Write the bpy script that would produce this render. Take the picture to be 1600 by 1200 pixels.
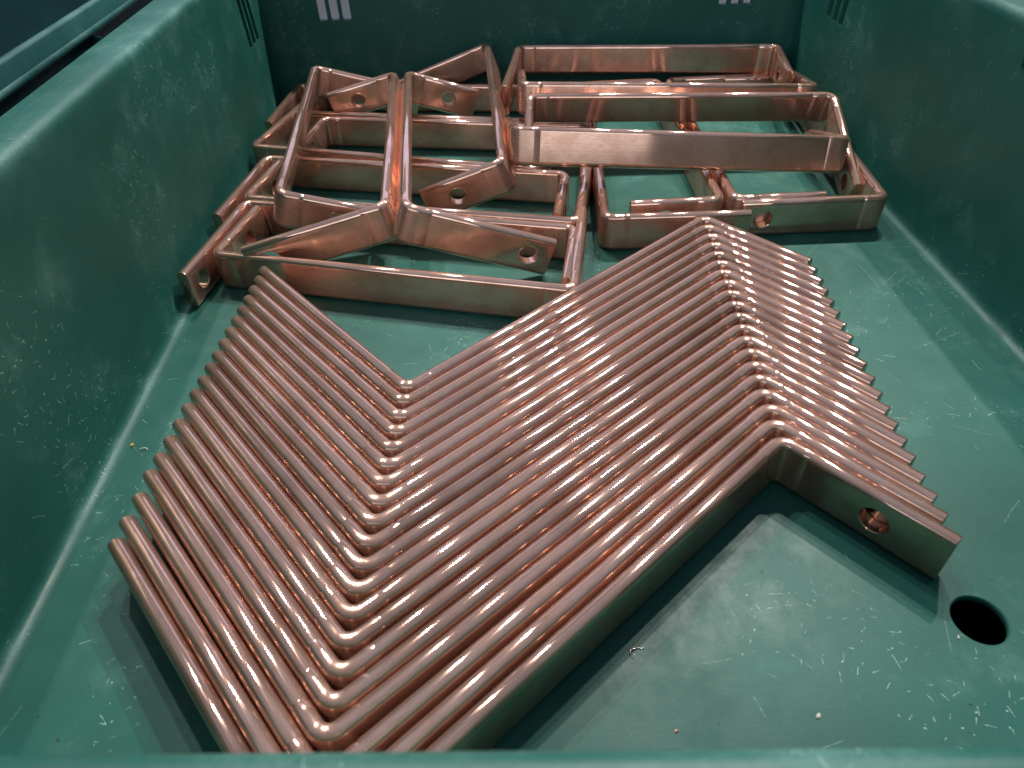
import bpy, bmesh, math, random
from mathutils import Vector, Matrix

MM = 0.001
scene = bpy.context.scene
for o in list(bpy.data.objects):
    bpy.data.objects.remove(o)
COL = scene.collection

# ------------------------------------------------------------------ camera
cam_data = bpy.data.cameras.new('camera')
cam_data.sensor_fit = 'HORIZONTAL'
cam_data.sensor_width = 36.0
cam_data.lens = 36.0 * 1092.46 / 1600.0
cam_data.clip_start = 0.01
cam_data.clip_end = 60.0
cam_data.dof.use_dof = True
cam_data.dof.focus_distance = 0.68
cam_data.dof.aperture_fstop = 12.0
cam = bpy.data.objects.new('camera', cam_data)
COL.objects.link(cam)
cr = Vector((0.998163418, -0.048453539, -0.036359937))
cu = Vector((0.059389487, 0.664351804, 0.745056756))
cw = Vector((0.011944847, 0.745847796, -0.666009298))
cam.matrix_world = Matrix(((cr.x, cu.x, -cw.x, 0), (cr.y, cu.y, -cw.y, 0),
                           (cr.z, cu.z, -cw.z, 0.38673), (0, 0, 0, 1)))
scene.camera = cam

# ------------------------------------------------------------------ world and lamps
world = bpy.data.worlds.new('World')
scene.world = world
world.use_nodes = True
wn = world.node_tree
wb = wn.nodes['Background']
# the dim hall: pale roof overhead, darker towards the sides
w_tc = wn.nodes.new('ShaderNodeTexCoord')
w_sep = wn.nodes.new('ShaderNodeSeparateXYZ')
w_map = wn.nodes.new('ShaderNodeMapRange')
w_mix = wn.nodes.new('ShaderNodeMix')
w_mix.data_type = 'RGBA'
wn.links.new(w_tc.outputs['Generated'], w_sep.inputs[0])
wn.links.new(w_sep.outputs[2], w_map.inputs[0])
w_map.inputs[1].default_value = 0.05
w_map.inputs[2].default_value = 0.95
wn.links.new(w_map.outputs[0], w_mix.inputs[0])
w_mix.inputs[6].default_value = (0.07, 0.10, 0.155, 1)
w_mix.inputs[7].default_value = (0.80, 0.98, 1.30, 1)
wn.links.new(w_mix.outputs[2], wb.inputs[0])
wb.inputs[1].default_value = 0.27


def area_lamp(name, loc, target, sx, sy, power, color):
    d = bpy.data.lights.new(name, 'AREA')
    d.shape = 'RECTANGLE'
    d.size, d.size_y = sx, sy
    d.energy = power
    d.color = color
    o = bpy.data.objects.new(name, d)
    COL.objects.link(o)
    o.location = loc
    o.rotation_euler = (Vector(target) - Vector(loc)).to_track_quat('-Z', 'Y').to_euler()
    return o


WARM = (1.0, 0.955, 0.90)
# a row of ceiling lamps beyond the crate
for lx, pw in ((-0.80, 26), (-0.37, 24), (0.56, 42), (0.85, 15), (1.24, 37)):
    area_lamp('ceiling_lamp', (lx, 2.0, 2.54), (lx * 0.6, 1.0, 0), 0.055, 0.055, pw, WARM)
# the daylight of the hall: high windows far behind the crate
area_lamp('window_light', (-0.6, 5.5, 2.2), (0.0, 0.7, 0.0), 4.5, 1.4, 15, (0.58, 0.64, 1.0))
area_lamp('fill_light', (-1.6, -4.0, 2.3), (0.0, 0.8, 0.1), 6.0, 3.4, 85, (0.90, 0.95, 1.0))  # added broad fill behind the viewer, brightens the far wall and front faces

scene.view_settings.view_transform = 'Standard'
scene.view_settings.look = 'None'
scene.view_settings.exposure = 0.36
scene.view_settings.gamma = 1.0
scene.view_settings.use_curve_mapping = False
scene.render.engine = 'CYCLES'
scene.cycles.max_bounces = 8
scene.cycles.glossy_bounces = 6
scene.cycles.diffuse_bounces = 3
scene.cycles.caustics_reflective = True
scene.cycles.blur_glossy = 0.6
scene.cycles.sample_clamp_indirect = 6.0


# ------------------------------------------------------------------ node helpers
class NT:
    def __init__(self, name):
        self.mat = bpy.data.materials.new(name)
        self.mat.use_nodes = True
        self.nt = self.mat.node_tree
        self.nt.nodes.clear()
        self.out = self.add('ShaderNodeOutputMaterial')
        self.bsdf = self.add('ShaderNodeBsdfPrincipled')
        self.link(self.bsdf.outputs[0], self.out.inputs[0])

    def add(self, t, **kw):
        n = self.nt.nodes.new(t)
        for k, v in kw.items():
            setattr(n, k, v)
        return n

    def link(self, a, b):
        self.nt.links.new(a, b)

    def put(self, sock, v):
        if isinstance(v, (int, float)):
            sock.default_value = v
        elif isinstance(v, (tuple, list)):
            sock.default_value = tuple(v) + ((1,) if len(sock.default_value) == 4 and len(v) == 3 else ())
        else:
            self.link(v, sock)

    def math(self, op, a, b=0.0, c=0.0, clamp=False):
        n = self.add('ShaderNodeMath', operation=op, use_clamp=clamp)
        for i, v in enumerate((a, b, c)):
            self.put(n.inputs[i], v)
        return n.outputs[0]

    def vmath(self, op, a, b=(0, 0, 0)):
        n = self.add('ShaderNodeVectorMath', operation=op)
        self.put(n.inputs[0], a)
        if op == 'SCALE':
            self.put(n.inputs['Scale'], b)
        else:
            self.put(n.inputs[1], b)
        return n.outputs[0]

    def ramp(self, v, lo, hi, a=0.0, b=1.0):
        n = self.add('ShaderNodeMapRange', interpolation_type='SMOOTHSTEP')
        self.put(n.inputs[0], v)
        for i, x in enumerate((lo, hi, a, b)):
            self.put(n.inputs[1 + i], x)
        return n.outputs[0]

    def noise(self, vec, scale, detail=3.0, rough=0.55, dims='3D', dist=0.0):
        n = self.add('ShaderNodeTexNoise', noise_dimensions=dims)
        self.put(n.inputs['Vector'], vec)
        n.inputs['Scale'].default_value = scale
        n.inputs['Detail'].default_value = detail
        n.inputs['Roughness'].default_value = rough
        n.inputs['Distortion'].default_value = dist
        return n.outputs[0], n.outputs[1]

    def mix(self, f, a, b):
        n = self.add('ShaderNodeMix', data_type='RGBA')
        self.put(n.inputs[0], f)
        self.put(n.inputs[6], a)
        self.put(n.inputs[7], b)
        return n.outputs[2]

    def bump(self, h, strength, dist, normal=None):
        n = self.add('ShaderNodeBump')
        n.inputs['Strength'].default_value = strength
        n.inputs['Distance'].default_value = dist
        self.link(h, n.inputs['Height'])
        if normal is not None:
            self.link(normal, n.inputs['Normal'])
        return n.outputs[0]

    def scratches(self, vec, scale, width, length, density, warp=0.0, seed=0.0):
        """short random strokes: one per Voronoi cell, turned by the cell's own random angle"""
        v = self.vmath('ADD', vec, (seed, seed * 0.7, 0))
        if warp:
            _, nc = self.noise(v, scale * 0.9, 2.0, dims='2D')
            w = self.vmath('SCALE', self.vmath('SUBTRACT', nc, (0.5, 0.5, 0.5)), warp / scale)
            v = self.vmath('ADD', v, w)
        vo = self.add('ShaderNodeTexVoronoi', voronoi_dimensions='2D', feature='F1')
        self.link(v, vo.inputs['Vector'])
        vo.inputs['Scale'].default_value = scale
        loc = self.vmath('SUBTRACT', v, vo.outputs['Position'])
        sc = self.add('ShaderNodeSeparateColor')
        self.link(vo.outputs['Color'], sc.inputs[0])
        rot = self.add('ShaderNodeVectorRotate', rotation_type='Z_AXIS')
        self.link(loc, rot.inputs['Vector'])
        self.link(self.math('MULTIPLY', sc.outputs[0], 6.283), rot.inputs['Angle'])
        sx = self.add('ShaderNodeSeparateXYZ')
        self.link(rot.outputs[0], sx.inputs[0])
        ax = self.math('ABSOLUTE', sx.outputs[0])
        ay = self.math('ABSOLUTE', sx.outputs[1])
        ln = self.math('MULTIPLY', sc.outputs[1], length)
        a = self.ramp(ax, 0.0, width, 1.0, 0.0)
        b = self.math('LESS_THAN', ay, ln)
        g = self.math('GREATER_THAN', sc.outputs[2], 1.0 - density)
        return self.math('MULTIPLY', self.math('MULTIPLY', a, b), g)


# ------------------------------------------------------------------ copper
def make_copper():
    m = NT('copper')
    uv = m.add('ShaderNodeUVMap', uv_map='UVMap').outputs[0]
    oi = m.add('ShaderNodeObjectInfo')
    rnd = oi.outputs['Random']
    off = m.add('ShaderNodeCombineXYZ')
    m.link(m.math('MULTIPLY', rnd, 37.0), off.inputs[0])
    m.link(m.math('MULTIPLY', rnd, 11.0), off.inputs[1])
    p = m.vmath('ADD', uv, off.outputs[0])
    lng = m.vmath('MULTIPLY', p, (2.0, 1500.0, 0.0))       # drawn streaks along the bar
    streak, _ = m.noise(lng, 1.0, 2.0, 0.6, '2D')
    blot, _ = m.noise(p, 45.0, 4.0, 0.6, '2D')
    blot2, _ = m.noise(p, 14.0, 2.0, 0.5, '2D')
    fine, _ = m.noise(m.vmath('MULTIPLY', p, (120.0, 1500.0, 0.0)), 1.0, 2.0, 0.5, '2D')
    at = m.add('ShaderNodeAttribute', attribute_name='bend')
    bend = at.outputs['Fac']
    col = m.mix(m.ramp(blot, 0.35, 0.75), (0.92, 0.56, 0.425), (0.77, 0.44, 0.32))
    col = m.mix(m.math('MULTIPLY', m.ramp(blot2, 0.50, 0.70), 0.45), col, (0.50, 0.27, 0.19))
    col = m.mix(m.math('MULTIPLY', m.ramp(streak, 0.55, 0.75), 0.45), col, (0.50, 0.34, 0.28))
    col = m.mix(m.math('MULTIPLY', m.ramp(fine, 0.48, 0.68), 0.32), col, (0.45, 0.30, 0.24))
    hs = m.add('ShaderNodeHueSaturation')
    m.link(m.math('MULTIPLY_ADD', rnd, 0.20, 0.72), hs.inputs['Value'])
    hs.inputs['Saturation'].default_value = 0.97
    m.link(col, hs.inputs['Color'])
    col = m.mix(m.math('MULTIPLY', bend, 0.45), hs.outputs[0], (0.36, 0.22, 0.16))
    m.link(col, m.bsdf.inputs['Base Color'])
    m.link(m.math('MULTIPLY_ADD', bend, -0.05, 0.91), m.bsdf.inputs['Metallic'])
    r = m.math('MULTIPLY_ADD', m.ramp(streak, 0.3, 0.75), 0.018, 0.055)
    r = m.math('MULTIPLY_ADD', m.ramp(blot, 0.4, 0.8), 0.012, r)
    r = m.math('MULTIPLY_ADD', bend, 0.07, r)
    fa = m.add('ShaderNodeAttribute', attribute_name='flat_side')
    r = m.math('MULTIPLY_ADD', fa.outputs['Fac'], 0.14, r)
    # drawn finish: smooth along the bar, rough across it
    tg = m.add('ShaderNodeTangent', direction_type='UV_MAP', uv_map='UVMap')
    m.link(tg.outputs[0], m.bsdf.inputs['Tangent'])
    m.bsdf.inputs['Anisotropic'].default_value = 1.0
    m.bsdf.inputs['Anisotropic Rotation'].default_value = 0.25
    m.link(r, m.bsdf.inputs['Roughness'])
    dents, _ = m.noise(p, 190.0, 2.0, 0.5, '2D')
    hgt = m.math('MULTIPLY_ADD', fine, 0.000003, m.math('MULTIPLY', streak, 0.000004))
    hgt = m.math('ADD', hgt, m.math('MULTIPLY', dents, m.math('MULTIPLY_ADD', bend, 0.00003, 0.0000015)))
    n = m.bump(hgt, 1.0, 1.0)
    m.link(n, m.bsdf.inputs['Normal'])
    # the worn, finely scuffed share of the surface scatters wide
    wide = m.add('ShaderNodeBsdfPrincipled')
    m.link(col, wide.inputs['Base Color'])
    wide.inputs['Metallic'].default_value = 1.0
    wide.inputs['Roughness'].default_value = 0.62
    m.link(n, wide.inputs['Normal'])
    mx = m.add('ShaderNodeMixShader')
    m.link(m.math('MULTIPLY_ADD', m.ramp(blot, 0.35, 0.7), 0.04, m.math('MULTIPLY_ADD', fa.outputs['Fac'], 0.14, m.math('MULTIPLY_ADD', bend, 0.06, 0.025))), mx.inputs[0])
    m.link(m.bsdf.outputs[0], mx.inputs[1])
    m.link(wide.outputs[0], mx.inputs[2])
    m.link(mx.outputs[0], m.out.inputs[0])
    return m.mat


# ------------------------------------------------------------------ green plastic
def make_plastic(name, dark, light, wear=1.0):
    m = NT(name)
    uv = m.add('ShaderNodeUVMap', uv_map='UVMap').outputs[0]
    big, _ = m.noise(uv, 4.5, 4.0, 0.6, '2D')
    mid, _ = m.noise(uv, 26.0, 5.0, 0.65, '2D', 0.15)
    fin, _ = m.noise(uv, 420.0, 3.0, 0.6, '2D')
    patch, _ = m.noise(uv, 9.0, 3.0, 0.55, '2D', 0.3)
    at = m.add('ShaderNodeAttribute', attribute_name='wear')
    wv = at.outputs['Fac']
    col = m.mix(m.ramp(big, 0.3, 0.7), dark, light)
    scuff = m.math('MULTIPLY', m.ramp(mid, 0.5, 0.78), m.ramp(patch, 0.38, 0.62))
    col = m.mix(m.math('MULTIPLY', scuff, 0.16 * wear), col, (0.17, 0.34, 0.31))
    s1 = m.scratches(uv, 42.0, 0.00024, 0.0065, 0.34, 0.12, 1.3)
    s2 = m.scratches(uv, 120.0, 0.00022, 0.0030, 0.50, 0.0, 5.7)
    s3 = m.scratches(uv, 13.0, 0.00026, 0.034, 0.55, 0.10, 9.1)
    s4 = m.scratches(uv, 130.0, 0.00042, 0.0007, 0.24, 0.0, 13.3)
    gate = m.ramp(patch, 0.50, 0.64, 0.02, 1.0)
    sc = m.math('MAXIMUM', m.math('MULTIPLY', s1, m.ramp(big, 0.42, 0.6, 0.1, 0.9)), m.math('MULTIPLY', s2, gate))
    sc = m.math('MAXIMUM', sc, m.math('MULTIPLY', s3, 0.35))
    brk = m.ramp(fin, 0.38, 0.6, 0.25, 1.0)
    sc = m.math('MULTIPLY', sc, brk)
    sc = m.math('MAXIMUM', sc, m.math('MULTIPLY', s4, gate))
    sc = m.math('MULTIPLY', sc, wear, clamp=True)
    wn = m.math('MULTIPLY', wv, m.ramp(mid, 0.30, 0.62, 0.35, 1.0))
    wn = m.math('MULTIPLY', wn, m.ramp(fin, 0.3, 0.65, 0.45, 1.0))
    wn = m.math('MULTIPLY', wn, m.ramp(patch, 0.35, 0.62, 0.25, 1.0))
    col = m.mix(m.math('MULTIPLY', wn, 0.36), col, (0.24, 0.42, 0.39))
    dirt = m.scratches(uv, 70.0, 0.0011, 0.0012, 0.10, 0.8, 21.0)
    col = m.mix(m.math('MULTIPLY', sc, 0.85), col, (0.60, 0.74, 0.70))
    col = m.mix(m.math('MULTIPLY', dirt, 0.8 * wear), col, (0.012, 0.014, 0.013))
    m.link(col, m.bsdf.inputs['Base Color'])
    r = m.math('MULTIPLY_ADD', m.ramp(mid, 0.3, 0.75), 0.16, 0.38)
    r = m.math('MULTIPLY_ADD', sc, 0.25, r)
    m.link(r, m.bsdf.inputs['Roughness'])
    m.bsdf.inputs['IOR'].default_value = 1.45
    m.bsdf.inputs['Specular IOR Level'].default_value = 0.28
    n = m.bump(m.math('MULTIPLY_ADD', fin, 0.00004, m.math('MULTIPLY', mid, 0.00011)), 1.0, 1.0)
    m.link(n, m.bsdf.inputs['Normal'])
    return m.mat


def make_plain(name, col, rough=0.5, metal=0.0):
    m = NT(name)
    tc = m.add('ShaderNodeTexCoord').outputs['Object']
    f, _ = m.noise(tc, 300.0, 3.0)
    c = m.mix(m.ramp(f, 0.3, 0.7), tuple(x * 0.75 for x in col), col)
    m.link(c, m.bsdf.inputs['Base Color'])
    m.bsdf.inputs['Roughness'].default_value = rough
    m.bsdf.inputs['Metallic'].default_value = metal
    m.link(m.bump(f, 0.2, 0.0005), m.bsdf.inputs['Normal'])
    return m.mat


COPPER = make_copper()
GREEN = make_plastic('green_plastic', (0.0095, 0.066, 0.051), (0.015, 0.092, 0.072))
GREEN_FAR = make_plastic('green_plastic_other', (0.008, 0.050, 0.048), (0.012, 0.068, 0.064), 0.35)
CONCRETE = make_plain('concrete', (0.060, 0.068, 0.080), 0.95)
CONCRETE.node_tree.nodes['Principled BSDF'].inputs['Specular IOR Level'].default_value = 0.05


def new_obj(name, mesh, mat, parent=None):
    o = bpy.data.objects.new(name, mesh)
    COL.objects.link(o)
    if mat is not None and not mesh.materials:
        mesh.materials.append(mat)
    if parent is not None:
        o.parent = parent
    return o


def tag(o, label, cat, group=None, kind=None):
    if label:
        o['label'] = label
        o['category'] = cat
    if group:
        o['group'] = group
    if kind:
        o['kind'] = kind


def boolean(mesh, cutters, name):
    """mesh minus every cutter mesh; returns a new mesh"""
    a = bpy.data.objects.new('tmp_body', mesh)
    COL.objects.link(a)
    tmp = []
    for c in cutters:
        co = bpy.data.objects.new('tmp_cut', c)
        COL.objects.link(co)
        co.hide_render = True
        tmp.append(co)
        md = a.modifiers.new('cut', 'BOOLEAN')
        md.operation = 'DIFFERENCE'
        md.solver = 'EXACT'
        md.object = co
    dg = bpy.context.evaluated_depsgraph_get()
    dg.update()
    res = bpy.data.meshes.new_from_object(a.evaluated_get(dg), preserve_all_data_layers=True, depsgraph=dg)
    res.name = name
    for co in tmp:
        me = co.data
        bpy.data.objects.remove(co)
        bpy.data.meshes.remove(me)
    bpy.data.objects.remove(a)
    bpy.data.meshes.remove(mesh)
    return res


def revolve_cutter(profile, origin, axis, seg=28):
    """solid of revolution: profile [(offset along axis, radius)...], closed ends"""
    ax = Vector(axis).normalized()
    e1 = ax.orthogonal().normalized()
    e2 = ax.cross(e1)
    org = Vector(origin)
    vs, fs = [], []
    for off, r in profile:
        for k in range(seg):
            t = 2 * math.pi * k / seg
            vs.append(org + ax * off + (e1 * math.cos(t) + e2 * math.sin(t)) * r)
    n = len(profile)
    for i in range(n - 1):
        for k in range(seg):
            k2 = (k + 1) % seg
            fs.append((i * seg + k, i * seg + k2, (i + 1) * seg + k2, (i + 1) * seg + k))
    fs.append(tuple(range(seg))[::-1])
    fs.append(tuple((n - 1) * seg + k for k in range(seg)))
    me = bpy.data.meshes.new('cutter')
    me.from_pydata([v * MM for v in vs], [], fs)
    bm = bmesh.new()
    bm.from_mesh(me)
    bmesh.ops.recalc_face_normals(bm, faces=bm.faces)
    bm.to_mesh(me)
    bm.free()
    return me


# ------------------------------------------------------------------ bent copper bar
BAR_T, BAR_H, BAR_R = 10.7, 40.0, 5.2
BEND_R = 9.5


def section():
    """flat bar on edge: flat sides, slightly domed edges with tight shoulders"""
    pts = []
    n = 14
    for half in (0, 1):
        for k in range(n + 1):
            a = math.pi * k / n
            # squarish ellipse
            cx = math.copysign(abs(math.cos(a)) ** 0.95, math.cos(a))
            cz = math.sin(a) ** 0.95
            x, z = BAR_T / 2 * cx, BAR_R * cz
            if half == 0:
                pts.append((x, BAR_H - BAR_R + z))
            else:
                pts.append((-x, BAR_R - z))
    return pts


def bar_mesh(name, corners, holes, rng):
    """flat bar on edge swept along a plan polyline (mm); holes: (segment index, distance from its start)"""
    P = [Vector((c[0], c[1])) for c in corners]
    st = []                                   # (pos, dir angle, thickness delta, bend weight, turn sign)
    nseg = len(P) - 1
    dirs = [(P[i + 1] - P[i]).normalized() for i in range(nseg)]
    lens = [(P[i + 1] - P[i]).length for i in range(nseg)]
    turns = []
    for i in range(nseg - 1):
        a = math.atan2(dirs[i].x * dirs[i + 1].y - dirs[i].y * dirs[i + 1].x, dirs[i].dot(dirs[i + 1]))
        turns.append(a)
    for i in range(nseg):
        d = dirs[i]
        ang = math.atan2(d.y, d.x)
        s0 = BEND_R * math.tan(abs(turns[i - 1]) / 2) if i > 0 else 0.0
        s1 = lens[i] - (BEND_R * math.tan(abs(turns[i]) / 2) if i < nseg - 1 else 0.0)
        ss = []
        if i == 0:
            ss += [(0.0, -0.7, 0), (0.35, -0.2, 0), (0.9, 0.0, 0)]
        if i > 0:
            ss += [(s0 + 3.0, 0, 0.35, turns[i - 1]), (s0 + 8.0, 0, 0.0)]
            g = s0 + 14.5 + rng.uniform(-1.5, 1.5)
            ss += [(g - 1.1, 0, 0), (g - 0.4, -0.32, 0), (g + 0.4, -0.32, 0), (g + 1.1, 0, 0)]
        if i < nseg - 1:
            g = s1 - 14.5 + rng.uniform(-1.5, 1.5)
            ss += [(g - 1.1, 0, 0), (g - 0.4, -0.32, 0), (g + 0.4, -0.32, 0), (g + 1.1, 0, 0)]
            ss += [(s1 - 8.0, 0, 0.0), (s1 - 3.0, 0, 0.35, turns[i])]
        if i == nseg - 1:
            ss += [(s1 - 0.9, 0, 0), (s1 - 0.35, -0.2, 0), (s1, -0.7, 0)]
        for q in ss:
            st.append((P[i] + d * q[0], ang, q[1], q[2], q[3] if len(q) > 3 else 0.0))
        if i < nseg - 1:
            t = turns[i]
            sg = 1 if t > 0 else -1
            c = P[i] + d * s1 + Vector((-d.y, d.x)) * sg * BEND_R
            for k in range(0, 11):
                a = ang + t * k / 10.0
                pos = c - Vector((-math.sin(a), math.cos(a))) * sg * BEND_R
                st.append((pos, a, 0.0, 0.6 + 0.4 * math.sin(math.pi * k / 10.0), t))
    sec = section()
    ns = len(sec)
    vs, fs, uvu, wts = [], [], [], []
    L = 0.0
    prev = None
    for pos, a, dt, bw, t in st:
        if prev is not None:
            L += (pos - prev).length
        prev = pos
        uvu.append(L)
        nx, ny = -math.sin(a), math.cos(a)
        sg = (1 if t > 0 else -1) if t else 0
        for (sa, sz) in sec:
            aa = sa
            if dt:
                aa = math.copysign(max(abs(sa) + dt, 0.0), sa) if abs(sa) > 0.5 else sa
            zz = sz
            if dt < -0.4:                       # chamfered sawn end
                zz = sz + (dt if sz > BAR_H / 2 else -dt)
            if bw and sg:
                f = sg * sa / (BAR_T / 2)       # +1 inner side of the bend
                k = (0.40 * max(f, 0) - 0.30 * max(-f, 0)) * bw
                if sz > BAR_H - BAR_R:
                    zz += k
                elif sz < BAR_R:
                    zz -= min(k, 0.0)
            vs.append((pos.x + nx * aa, pos.y + ny * aa, zz))
            wts.append(bw)
    m = len(st)
    per = [0.0]
    for k in range(ns):
        x0, z0 = sec[k]
        x1, z1 = sec[(k + 1) % ns]
        per.append(per[-1] + math.hypot(x1 - x0, z1 - z0))
    uvs = []
    for i in range(m - 1):
        for k in range(ns):
            k2 = (k + 1) % ns
            fs.append((i * ns + k, (i + 1) * ns + k, (i + 1) * ns + k2, i * ns + k2))
            uvs.append(((uvu[i], per[k]), (uvu[i + 1], per[k]), (uvu[i + 1], per[k + 1]), (uvu[i], per[k + 1])))
    fs.append(tuple(range(ns)))
    uvs.append(tuple((sec[k][0] + 300, sec[k][1]) for k in range(ns)))
    fs.append(tuple((m - 1) * ns + k for k in range(ns))[::-1])
    uvs.append(tuple((sec[k][0] + 340, sec[k][1]) for k in range(ns))[::-1])
    me = bpy.data.meshes.new(name)
    me.from_pydata([(x * MM, y * MM, z * MM) for x, y, z in vs], [], fs)
    ul = me.uv_layers.new(name='UVMap')
    i = 0
    for u4 in uvs:
        for u in u4:
            ul.data[i].uv = (u[0] * MM, u[1] * MM)
            i += 1
    at = me.attributes.new('bend', 'FLOAT', 'POINT')
    at.data.foreach_set('value', wts)
    fl = me.attributes.new('flat_side', 'FLOAT', 'POINT')
    fl.data.foreach_set('value', [1.0 if abs(abs(q[0]) - BAR_T / 2) < 1e-6 else 0.0 for _ in range(m) for q in sec])
    bm = bmesh.new()
    bm.from_mesh(me)
    bmesh.ops.recalc_face_normals(bm, faces=bm.faces)
    bm.to_mesh(me)
    bm.free()
    cuts = []
    for seg, dist in holes:
        d = dirs[seg]
        c = P[seg] + d * dist
        h = BAR_T / 2
        cuts.append(revolve_cutter([(-h - 3, 10.2), (-h - 0.3, 10.2), (-h + 0.6, 9.3), (h - 0.6, 9.3), (h + 0.3, 10.2), (h + 3, 10.2)],
                                   (c.x, c.y, BAR_H / 2), (-d.y, d.x, 0), 32))
    if cuts:
        me = boolean(me, cuts, name)
    me.polygons.foreach_set('use_smooth', [True] * len(me.polygons))
    me.set_sharp_from_angle(angle=math.radians(32))
    me.materials.clear()
    me.materials.append(COPPER)
    return me


# ------------------------------------------------------------------ the green crate
SHEAR = -0.058
TWIST = 0.04        # the right rim sits a little higher


def rounded_ring(x0, x1, y0, y1, r, z, seg=8):
    pts = []
    for cx, cy, a0 in ((x1 - r, y0 + r, -90), (x1 - r, y1 - r, 0), (x0 + r, y1 - r, 90), (x0 + r, y0 + r, 180)):
        for k in range(seg + 1):
            a = math.radians(a0 + 90.0 * k / seg)
            x, y = cx + r * math.cos(a), cy + r * math.sin(a)
            pts.append((x, y + SHEAR * x, z * (1.0 + TWIST * (x + 305.0) / 742.0) if z > 0 else z))
    return pts


def loft_crate(name, rect, profile, caps=True):
    """profile: (offset out from the floor rectangle, height, corner radius, wear)"""
    x0, x1, y0, y1 = rect
    rings = [rounded_ring(x0 - d, x1 + d, y0 - d, y1 + d, r, z) for d, z, r, w in profile]
    n = len(rings[0])
    vs = [p for rg in rings for p in rg]
    fs, uvs = [], []
    pv = [0.0]
    for a, b in zip(profile, profile[1:]):
        pv.append(pv[-1] + math.hypot(b[0] - a[0], b[1] - a[1]))
    base = rings[min(8, len(rings) - 1)]
    ps = [0.0]
    for k in range(n):
        a, b = base[k], base[(k + 1) % n]
        ps.append(ps[-1] + math.hypot(b[0] - a[0], b[1] - a[1]))
    for i in range(len(rings) - 1):
        for k in range(n):
            k2 = (k + 1) % n
            fs.append((i * n + k, i * n + k2, (i + 1) * n + k2, (i + 1) * n + k))
            uvs.append(((ps[k] + 3000, pv[i]), (ps[k + 1] + 3000, pv[i]), (ps[k + 1] + 3000, pv[i + 1]), (ps[k] + 3000, pv[i + 1])))
    fs.append(tuple(range(n)))
    uvs.append(tuple((p[0], p[1]) for p in rings[0]))
    last = (len(rings) - 1) * n
    fs.append(tuple(last + k for k in range(n))[::-1])
    uvs.append(tuple((p[0], p[1]) for p in rings[-1])[::-1])
    me = bpy.data.meshes.new(name)
    me.from_pydata([(x * MM, y * MM, z * MM) for x, y, z in vs], [], fs)
    ul = me.uv_layers.new(name='UVMap')
    i = 0
    for u4 in uvs:
        for u in u4:
            ul.data[i].uv = (u[0] * MM, u[1] * MM)
            i += 1
    at = me.attributes.new('wear', 'FLOAT', 'POINT')
    at.data.foreach_set('value', [p[3] for p in profile for k in range(n)])
    bm = bmesh.new()
    bm.from_mesh(me)
    bmesh.ops.recalc_face_normals(bm, faces=bm.faces)
    bm.to_mesh(me)
    bm.free()
    return me


def box_cutter(corner_lo, corner_hi, shear_axis=None):
    (xa, ya, za), (xb, yb, zb) = corner_lo, corner_hi
    vs = [(x, y + SHEAR * x, z) for x in (xa, xb) for y in (ya, yb) for z in (za, zb)]
    fs = [(0, 1, 3, 2), (4, 6, 7, 5), (0, 4, 5, 1), (2, 3, 7, 6), (0, 2, 6, 4), (1, 5, 7, 3)]
    me = bpy.data.meshes.new('cutter')
    me.from_pydata([(x * MM, y * MM, z * MM) for x, y, z in vs], [], fs)
    bm = bmesh.new()
    bm.from_mesh(me)
    bmesh.ops.recalc_face_normals(bm, faces=bm.faces)
    bmesh.ops.bevel(bm, geom=[e for e in bm.edges], offset=2.2 * MM, segments=2, affect='EDGES', profile=0.5)
    bm.to_mesh(me)
    bm.free()
    return me


ground_me = bpy.data.meshes.new('ground')
ground_me.from_pydata([(-6, -4, -0.1205), (6, -4, -0.1205), (6, 8, -0.1205), (-6, 8, -0.1205)], [], [(0, 1, 2, 3)])
ground = new_obj('ground', ground_me, CONCRETE)
tag(ground, None, None, kind='structure')

X0, X1, Y0, Y1 = -305.0, 437.0, 74.5, 1089.0
inner = [(-12, 0, 14, 0.0), (-8, 0.1, 16, 0.0), (-6.2, 0.5, 18, 0.25), (-4, 1.4, 20, 0.7), (-2.4, 2.8, 22, 0.6), (-1.0, 5.2, 24, 0.15), (0, 10, 24, 0.0),
         (0.9, 40, 25, 0.0), (2.2, 80, 26, 0.0), (3.4, 120, 27, 0.0), (4.8, 165, 28, 0.0), (6.2, 199, 29, 0.12)]
rim_in = [(6.2, 199, 29, 0.12), (6.9, 203, 30, 0.3), (8.6, 206.3, 31, 0.6), (11.5, 207.8, 33, 0.35), (15, 208.2, 36, 0.15)]
outer = [(46, 208.2, 60, 0.15), (48.3, 207.2, 62, 0.35), (49, 204.5, 62, 0.3), (49, 188, 62, 0), (47.5, 186.5, 60, 0), (17, 186, 38, 0),
         (14, 182, 36, 0), (9, -2, 30, 0), (6, -120, 28, 0), (1, -120, 26, 0), (0, -10, 24, 0), (-4, -4, 22, 0)]
crate = bpy.data.objects.new('plastic_crate', None)
COL.objects.link(crate)
crate.location = (0.065, 0.58, 0.0)
tag(crate, 'big open scratched green plastic crate holding all the bent copper bars', 'crate')
body = loft_crate('body', (X0, X1, Y0, Y1), inner + rim_in[1:] + outer)
cuts = []
DR = (271.0, 201.0)
cuts.append(revolve_cutter([(-20, 15.2), (-1.4, 15.2), (-0.5, 15.6), (0.6, 17.0), (6, 17.0)], (DR[0], DR[1], 0), (0, 0, 1), 48))
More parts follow.
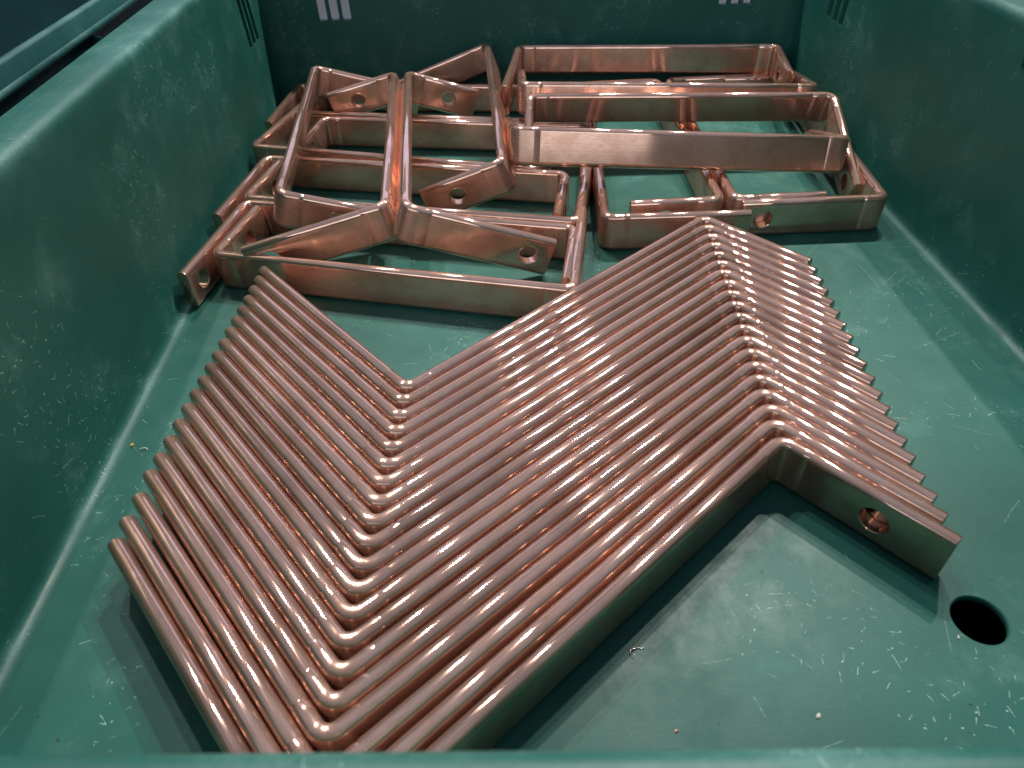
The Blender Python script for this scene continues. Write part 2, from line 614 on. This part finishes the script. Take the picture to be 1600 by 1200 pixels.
# vent slots, three to a group, pressed into the walls near the far corners
for xa, zl in ((-233.0, 117.0), (333.0, 118.0)):
    for k in range(3):
        xk = xa + k * 17.0
        cuts.append(box_cutter((xk, Y1 - 12, zl), (xk + 13.0, Y1 + 40, 182)))
for k in range(3):
    yk = 985.0 + k * 19.0
    cuts.append(box_cutter((X0 - 40, yk, 112 + 0 * k), (X0 + 12, yk + 12.5, 182)))
for k in range(3):
    yk = 938.0 + k * 19.0
    cuts.append(box_cutter((X1 - 12, yk, 127), (X1 + 40, yk + 13.0, 182)))
body = boolean(body, cuts, 'body')
body.polygons.foreach_set('use_smooth', [True] * len(body.polygons))
body.set_sharp_from_angle(angle=math.radians(38))
body.materials.clear()
bo = new_obj('body', body, GREEN, crate)
bo.location = -crate.location


def small_box(name, lo, hi, mat, parent, bev=0.8):
    me = bpy.data.meshes.new(name)
    bm = bmesh.new()
    bmesh.ops.create_cube(bm, size=1.0)
    for v in bm.verts:
        v.co = Vector([((lo[i] + hi[i]) / 2 + v.co[i] * (hi[i] - lo[i])) * MM for i in range(3)])
        v.co.y += SHEAR * v.co.x
    bmesh.ops.bevel(bm, geom=list(bm.edges), offset=bev * MM, segments=2, affect='EDGES')
    uvl = bm.loops.layers.uv.new('UVMap')
    for f in bm.faces:
        for l in f.loops:
            l[uvl].uv = (l.vert.co.x + l.vert.co.z, l.vert.co.y)
    bm.to_mesh(me)
    bm.free()
    o = new_obj(name, me, mat, parent)
    o.location = -parent.location
    return o


# a stiffening rib under the right rim
rib = small_box('rib', (X1 + 3.5, 607, 182), (X1 + 14, 611, 210), GREEN, crate, 1.2)

# ------------------------------------------------------------------ neighbouring crate on the left
nb = bpy.data.objects.new('plastic_crate', None)
COL.objects.link(nb)
nb.location = (-0.80, 0.58, 0.0)
tag(nb, 'second green plastic crate, only its rim showing at the upper left', 'crate')
NX1 = -430.0
prof = [(-12, 0, 14, 0), (-4, 1.6, 20, 0.3), (0, 11, 24, 0), (6, 195, 29, 0.0), (7, 206, 29, 0.3), (9.5, 209.5, 30, 0.6), (14, 210.5, 32, 0.45), (18, 210, 34, 0.3),
        (19.5, 208, 35, 0.1), (20, 150, 35, 0), (33, 150, 40, 0), (34, 193, 42, 0), (36, 195, 44, 0), (47, 199.5, 50, 0.0), (48.5, 205, 50, 0.3), (49.8, 207.4, 51, 0.6), (51.8, 208, 52, 0.7), (53.2, 206.5, 53, 0.5),
        (53.2, 203, 53, 0), (51, 201, 52, 0), (38, 188, 46, 0), (37, 145, 46, 0), (18, 144, 36, 0), (12, -4, 30, 0), (9, -120, 28, 0), (4, -120, 26, 0), (1, -10, 24, 0), (-3, -4, 22, 0)]
TWIST = 0.0
nbm = loft_crate('body', (NX1 - 738.0, NX1, 60.0, 1075.0), prof)
nbm.polygons.foreach_set('use_smooth', [True] * len(nbm.polygons))
nbm.set_sharp_from_angle(angle=math.radians(50))
nbo = new_obj('body', nbm, GREEN_FAR, nb)
nbo.location = -nb.location
small_box('rib', (-391, 733, 160), (-373, 736, 199), GREEN_FAR, nb, 1.0)

# ------------------------------------------------------------------ nested row of Z bars
L1, L2, L3 = 232.9, 365.3, 116.5
Z = [(-73.2, 393.6, 0.6813), (-74.55, 377.7, 0.6806), (-76.06, 361.56, 0.6778), (-77.81, 345.96, 0.6765), (-79.48, 330.41, 0.675), (-80.99, 314.86, 0.6743), (-82.58, 299.45, 0.6736), (-83.8, 283.4, 0.6725), (-85.42, 267.88, 0.6713), (-87.21, 252.2, 0.669), (-88.87, 236.33, 0.6666), (-90.85, 220.86, 0.6649), (-92.2, 205.32, 0.6655), (-93.05, 189.03, 0.6677), (-93.89, 172.63, 0.6708), (-94.99, 156.79, 0.6736), (-97.03, 141.16, 0.6713), (-95.87, 122.49, 0.6801), (-95.8, 104.89, 0.6879), (-96.3, 88.0, 0.6883)]
ORD = ['frontmost', 'second', 'third', 'fourth', 'fifth', 'sixth', 'seventh', 'eighth', 'ninth', 'tenth']
rng = random.Random(7)
zmesh = bar_mesh('z_bar', [(0, L1), (0, 0), (L2, 0), (L2, -L3)], [(2, 72.5)], rng)
for i, (x, y, th) in enumerate(Z):
    o = new_obj('z_bent_copper_bar', zmesh, None)
    o.location = (x * MM, y * MM, 0.0002)
    o.rotation_euler = (0, 0, th)
    k = 19 - i
    if k == 0:
        lab = 'frontmost Z-bent copper bar, its outer face and bolt hole fully in view'
    elif i == 0:
        lab = 'rearmost Z-bent copper bar of the nested row, next to the loose brackets'
    elif k < 10:
        lab = 'Z-bent copper bar, %s from the front of the nested row' % ORD[k]
    else:
        lab = 'Z-bent copper bar, %s from the rear of the nested row' % ORD[i]
    tag(o, lab, 'copper bar', 'Z-bent bars nested in a row')

# ------------------------------------------------------------------ U brackets
S, LA, LB = 362.1, 94.3, 146.3
U = [
 ('F', 1, -103.5, 560.0, 0, -0.2757, 0, 0, -0.0581, -0.1012, -0.022, 'front copper bracket of the left pile, its long side facing the camera'),
 ('G', 1, -94.5, 667.0, 0, 2.874, 0, 0, -0.0801, -0.0863, -0.002, 'copper bracket whose holed left leg end sticks out foremost beside the left wall'),
 ('H', 1, -93.0, 679.4, 0, -0.2594, 0, 0, -0.0566, -0.060, 0.0168, 'copper bracket on the crate floor just behind the front pair of the left pile'),
 ('I', 1, -93.4, 785.0, 0, 2.894, 0, 0, -0.0509, -0.0897, 0.0083, 'copper bracket with its left leg end second foremost along the left wall'),
 ('J', -1, -122.8, 812.5, 0, 2.834, 0, 0, 0, 0.04, 0, 'copper bracket of the left pile with its corner touching the left wall'),
 ('L', -1, -48.0, 910.0, 0, -0.2032, 0, 0, -0.0002, 0.06, -0.03, 'copper bracket on the floor seen through the leaning left frame, short leg forward'),
 ('K', 1, -98.7, 1053.9, 0, 2.966, 0, 0, 0, -0.07, 0, 'rearmost copper bracket of the left pile, long side along the far wall'),
 ('Q', 1, -88.5, 933.0, 0, -0.2264, 0, 0, 0, 0, 0, 'copper bracket lying inside the rearmost bracket of the left pile'),
 ('A', 1, 127.3, 816.5, 0, -1.65, 0, 0, 0, -0.03, 0, 'copper bracket on the floor with its long leg just behind the rearmost Z bar'),
 ('B', 1, 241.0, 842.0, 0, 1.55, 0, 0, -0.0041, 0, 0, 'copper bracket on the floor with short leg pointing left under the right pile'),
 ('C', -1, 256.0, 842.3, 0, 1.55, 0, 0, -0.0036, 0, 0.0017, 'copper bracket on the floor with short leg pointing right under the right pile'),
 ('D', -1, 418.0, 826.3, 0, -1.655, 0, 0, 0, 0.0516, 0.0038, 'copper bracket along the right wall with a bolt hole in its front face'),
 ('U0', -1, -232.3, 834.4, 42.9, 1.635, 0.2945, -0.0209, -0.0073, 0.0031, -0.0012, 'leaning copper bracket on top of the left pile, leftmost of the four'),
 ('U1', -1, -103.3, 793.0, 42.9, -1.523, 0.2305, 0.0134, 0.0099, 0.0147, 0.0004, 'leaning copper bracket on the left pile, second of four, leg crossing down to the left'),
 ('U2', 1, -101.5, 768.1, 52.5, -1.514, 0.345, 0.0057, -0.0503, 0.0149, 0.0033, 'leaning copper bracket on the left pile, third of four, holed leg reaching front right'),
 ('U3', 1, 19.9, 888.6, 43.0, 1.577, 0.3242, -0.0406, 0.0008, -0.0005, 0, 'leaning copper bracket on the left pile, rightmost of the four'),
 ('M', 1, 228.8, 1040.5, 41.8, 3.049, 0.0441, -0.0205, 0.05, 0.09, -0.0059, 'rearmost and highest copper bracket of the right pile by the far wall'),
 ('N', 1, 224.0, 874.4, 43.0, -0.0441, 0.16, 0.0425, 0.0002, 0.06, -0.0007, 'copper bracket of the right pile, its long side second from the far wall'),
 ('O', -1, 231.4, 853.9, 45.0, -0.0845, 0.3364, 0.0237, 0.0009, -0.0157, -0.0026, 'copper bracket of the right pile with right leg sloping forward to the floor'),
 ('P', -1, 206.4, 715.5, 46.0, 3.172, 0.30, -0.0897, 0.0006, -0.0007, -0.002, 'front copper bracket atop the right pile, broad shiny face toward the camera'),
]
for nm, ch, x, y, z, yaw, tilt, roll, ga, gb, ds, lab in U:
    s = S * (1 + ds) / 2
    va = (math.sin(ga), ch * math.cos(ga))
    vb = (math.sin(gb), ch * math.cos(gb))
    pts = [(-s + va[0] * LA, va[1] * LA), (-s, 0), (s, 0), (s + vb[0] * LB, vb[1] * LB)]
    me = bar_mesh('u_bracket', pts, [(0, 37.0), (2, LB - 23.0)], rng)
    o = new_obj('u_bent_copper_bracket', me, None)
    u = Vector((math.cos(yaw), math.sin(yaw), 0))
    v = Vector((-u.y, u.x, 0)) * ch
    n = Vector((0, 0, 1))
    v2 = v * math.cos(tilt) - n * math.sin(tilt)
    n2 = n * math.cos(tilt) + v * math.sin(tilt)
    u3 = u * math.cos(roll) - n2 * math.sin(roll)
    n3 = n2 * math.cos(roll) + u * math.sin(roll)
    yv = n3.cross(u3)
    o.matrix_world = Matrix(((u3.x, yv.x, n3.x, x * MM), (u3.y, yv.y, n3.y, y * MM), (u3.z, yv.z, n3.z, z * MM + 0.0002), (0, 0, 0, 1)))
    tag(o, lab, 'copper bracket', 'U-bent brackets piled at the far end')

# ------------------------------------------------------------------ crumbs on the crate floor
SWARF = make_plain('swarf', (0.75, 0.58, 0.48), 0.25, 1.0)
PALE = make_plain('pale_chip', (0.55, 0.53, 0.50), 0.6)
YELLOW = make_plain('yellow_chip', (0.42, 0.36, 0.04), 0.5)
RUST = make_plain('copper_chip', (0.60, 0.30, 0.22), 0.4, 0.6)


def curl(name, loc, r, turns, wire, mat, lab, seed):
    rg = random.Random(seed)
    n = 26
    pts = []
    for k in range(n):
        t = k / (n - 1)
        a = 2 * math.pi * turns * t + 0.4
        rr = r * (1 + 0.25 * math.sin(5 * t + seed))
        pts.append(Vector((rr * math.cos(a) * 1.25, rr * math.sin(a) * 0.8, wire + 1.6 * t * t + rg.uniform(0, 0.15))))
    vs, fs = [], []
    for k, p in enumerate(pts):
        d = (pts[min(k + 1, n - 1)] - pts[max(k - 1, 0)]).normalized()
        e1 = d.orthogonal().normalized()
        e2 = d.cross(e1)
        w = wire * (0.6 + 0.4 * math.sin(math.pi * k / (n - 1)))
        for j in range(6):
            a = j * math.pi / 3
            vs.append((p + e1 * w * math.cos(a) + e2 * w * math.sin(a)) * MM)
    for k in range(n - 1):
        for j in range(6):
            j2 = (j + 1) % 6
            fs.append((k * 6 + j, k * 6 + j2, (k + 1) * 6 + j2, (k + 1) * 6 + j))
    me = bpy.data.meshes.new(name)
    me.from_pydata(vs, [], fs)
    me.polygons.foreach_set('use_smooth', [True] * len(fs))
    o = new_obj(name, me, mat)
    o.location = (loc[0] * MM, loc[1] * MM, 0.0002)
    tag(o, lab, 'metal shaving')


def chip(name, loc, size, mat, lab, seed, cat='chip'):
    rg = random.Random(seed)
    bm = bmesh.new()
    bmesh.ops.create_icosphere(bm, subdivisions=2, radius=1.0)
    for v in bm.verts:
        k = 1 + rg.uniform(-0.25, 0.25)
        v.co = Vector((v.co.x * size[0] * k, v.co.y * size[1] * k, (v.co.z * k + 0.9) * size[2])) * MM
    me = bpy.data.meshes.new(name)
    bm.to_mesh(me)
    bm.free()
    o = new_obj(name, me, mat)
    o.location = (loc[0] * MM, loc[1] * MM, 0.0002)
    o.rotation_euler.z = rg.uniform(0, 6)
    tag(o, lab, cat)


curl('copper_shaving', (68.0, 195.0), 3.2, 0.62, 0.32, SWARF, 'curled thin copper shaving on the crate floor in front of the Z bars', 3)
curl('copper_shaving', (-279.2, 380.1), 3.0, 0.35, 0.4, PALE, 'small silvery curl on the floor by the left wall', 5)
chip('plastic_chip', (-290.7, 387.8), (1.9, 1.3, 0.7), YELLOW, 'tiny yellow chip on the floor beside the left wall', 11)
chip('copper_chip', (80.5, 149.9), (1.0, 0.7, 0.4), RUST, 'tiny reddish chip on the floor near the front rim', 12)
chip('plastic_chip', (157.0, 152.7), (1.6, 0.9, 0.5), PALE, 'tiny pale chip on the floor near the front rim', 13)
chip('plastic_chip', (252.9, 191.1), (1.2, 0.5, 0.4), PALE, 'tiny pale sliver on the floor beside the round drain hole', 14)
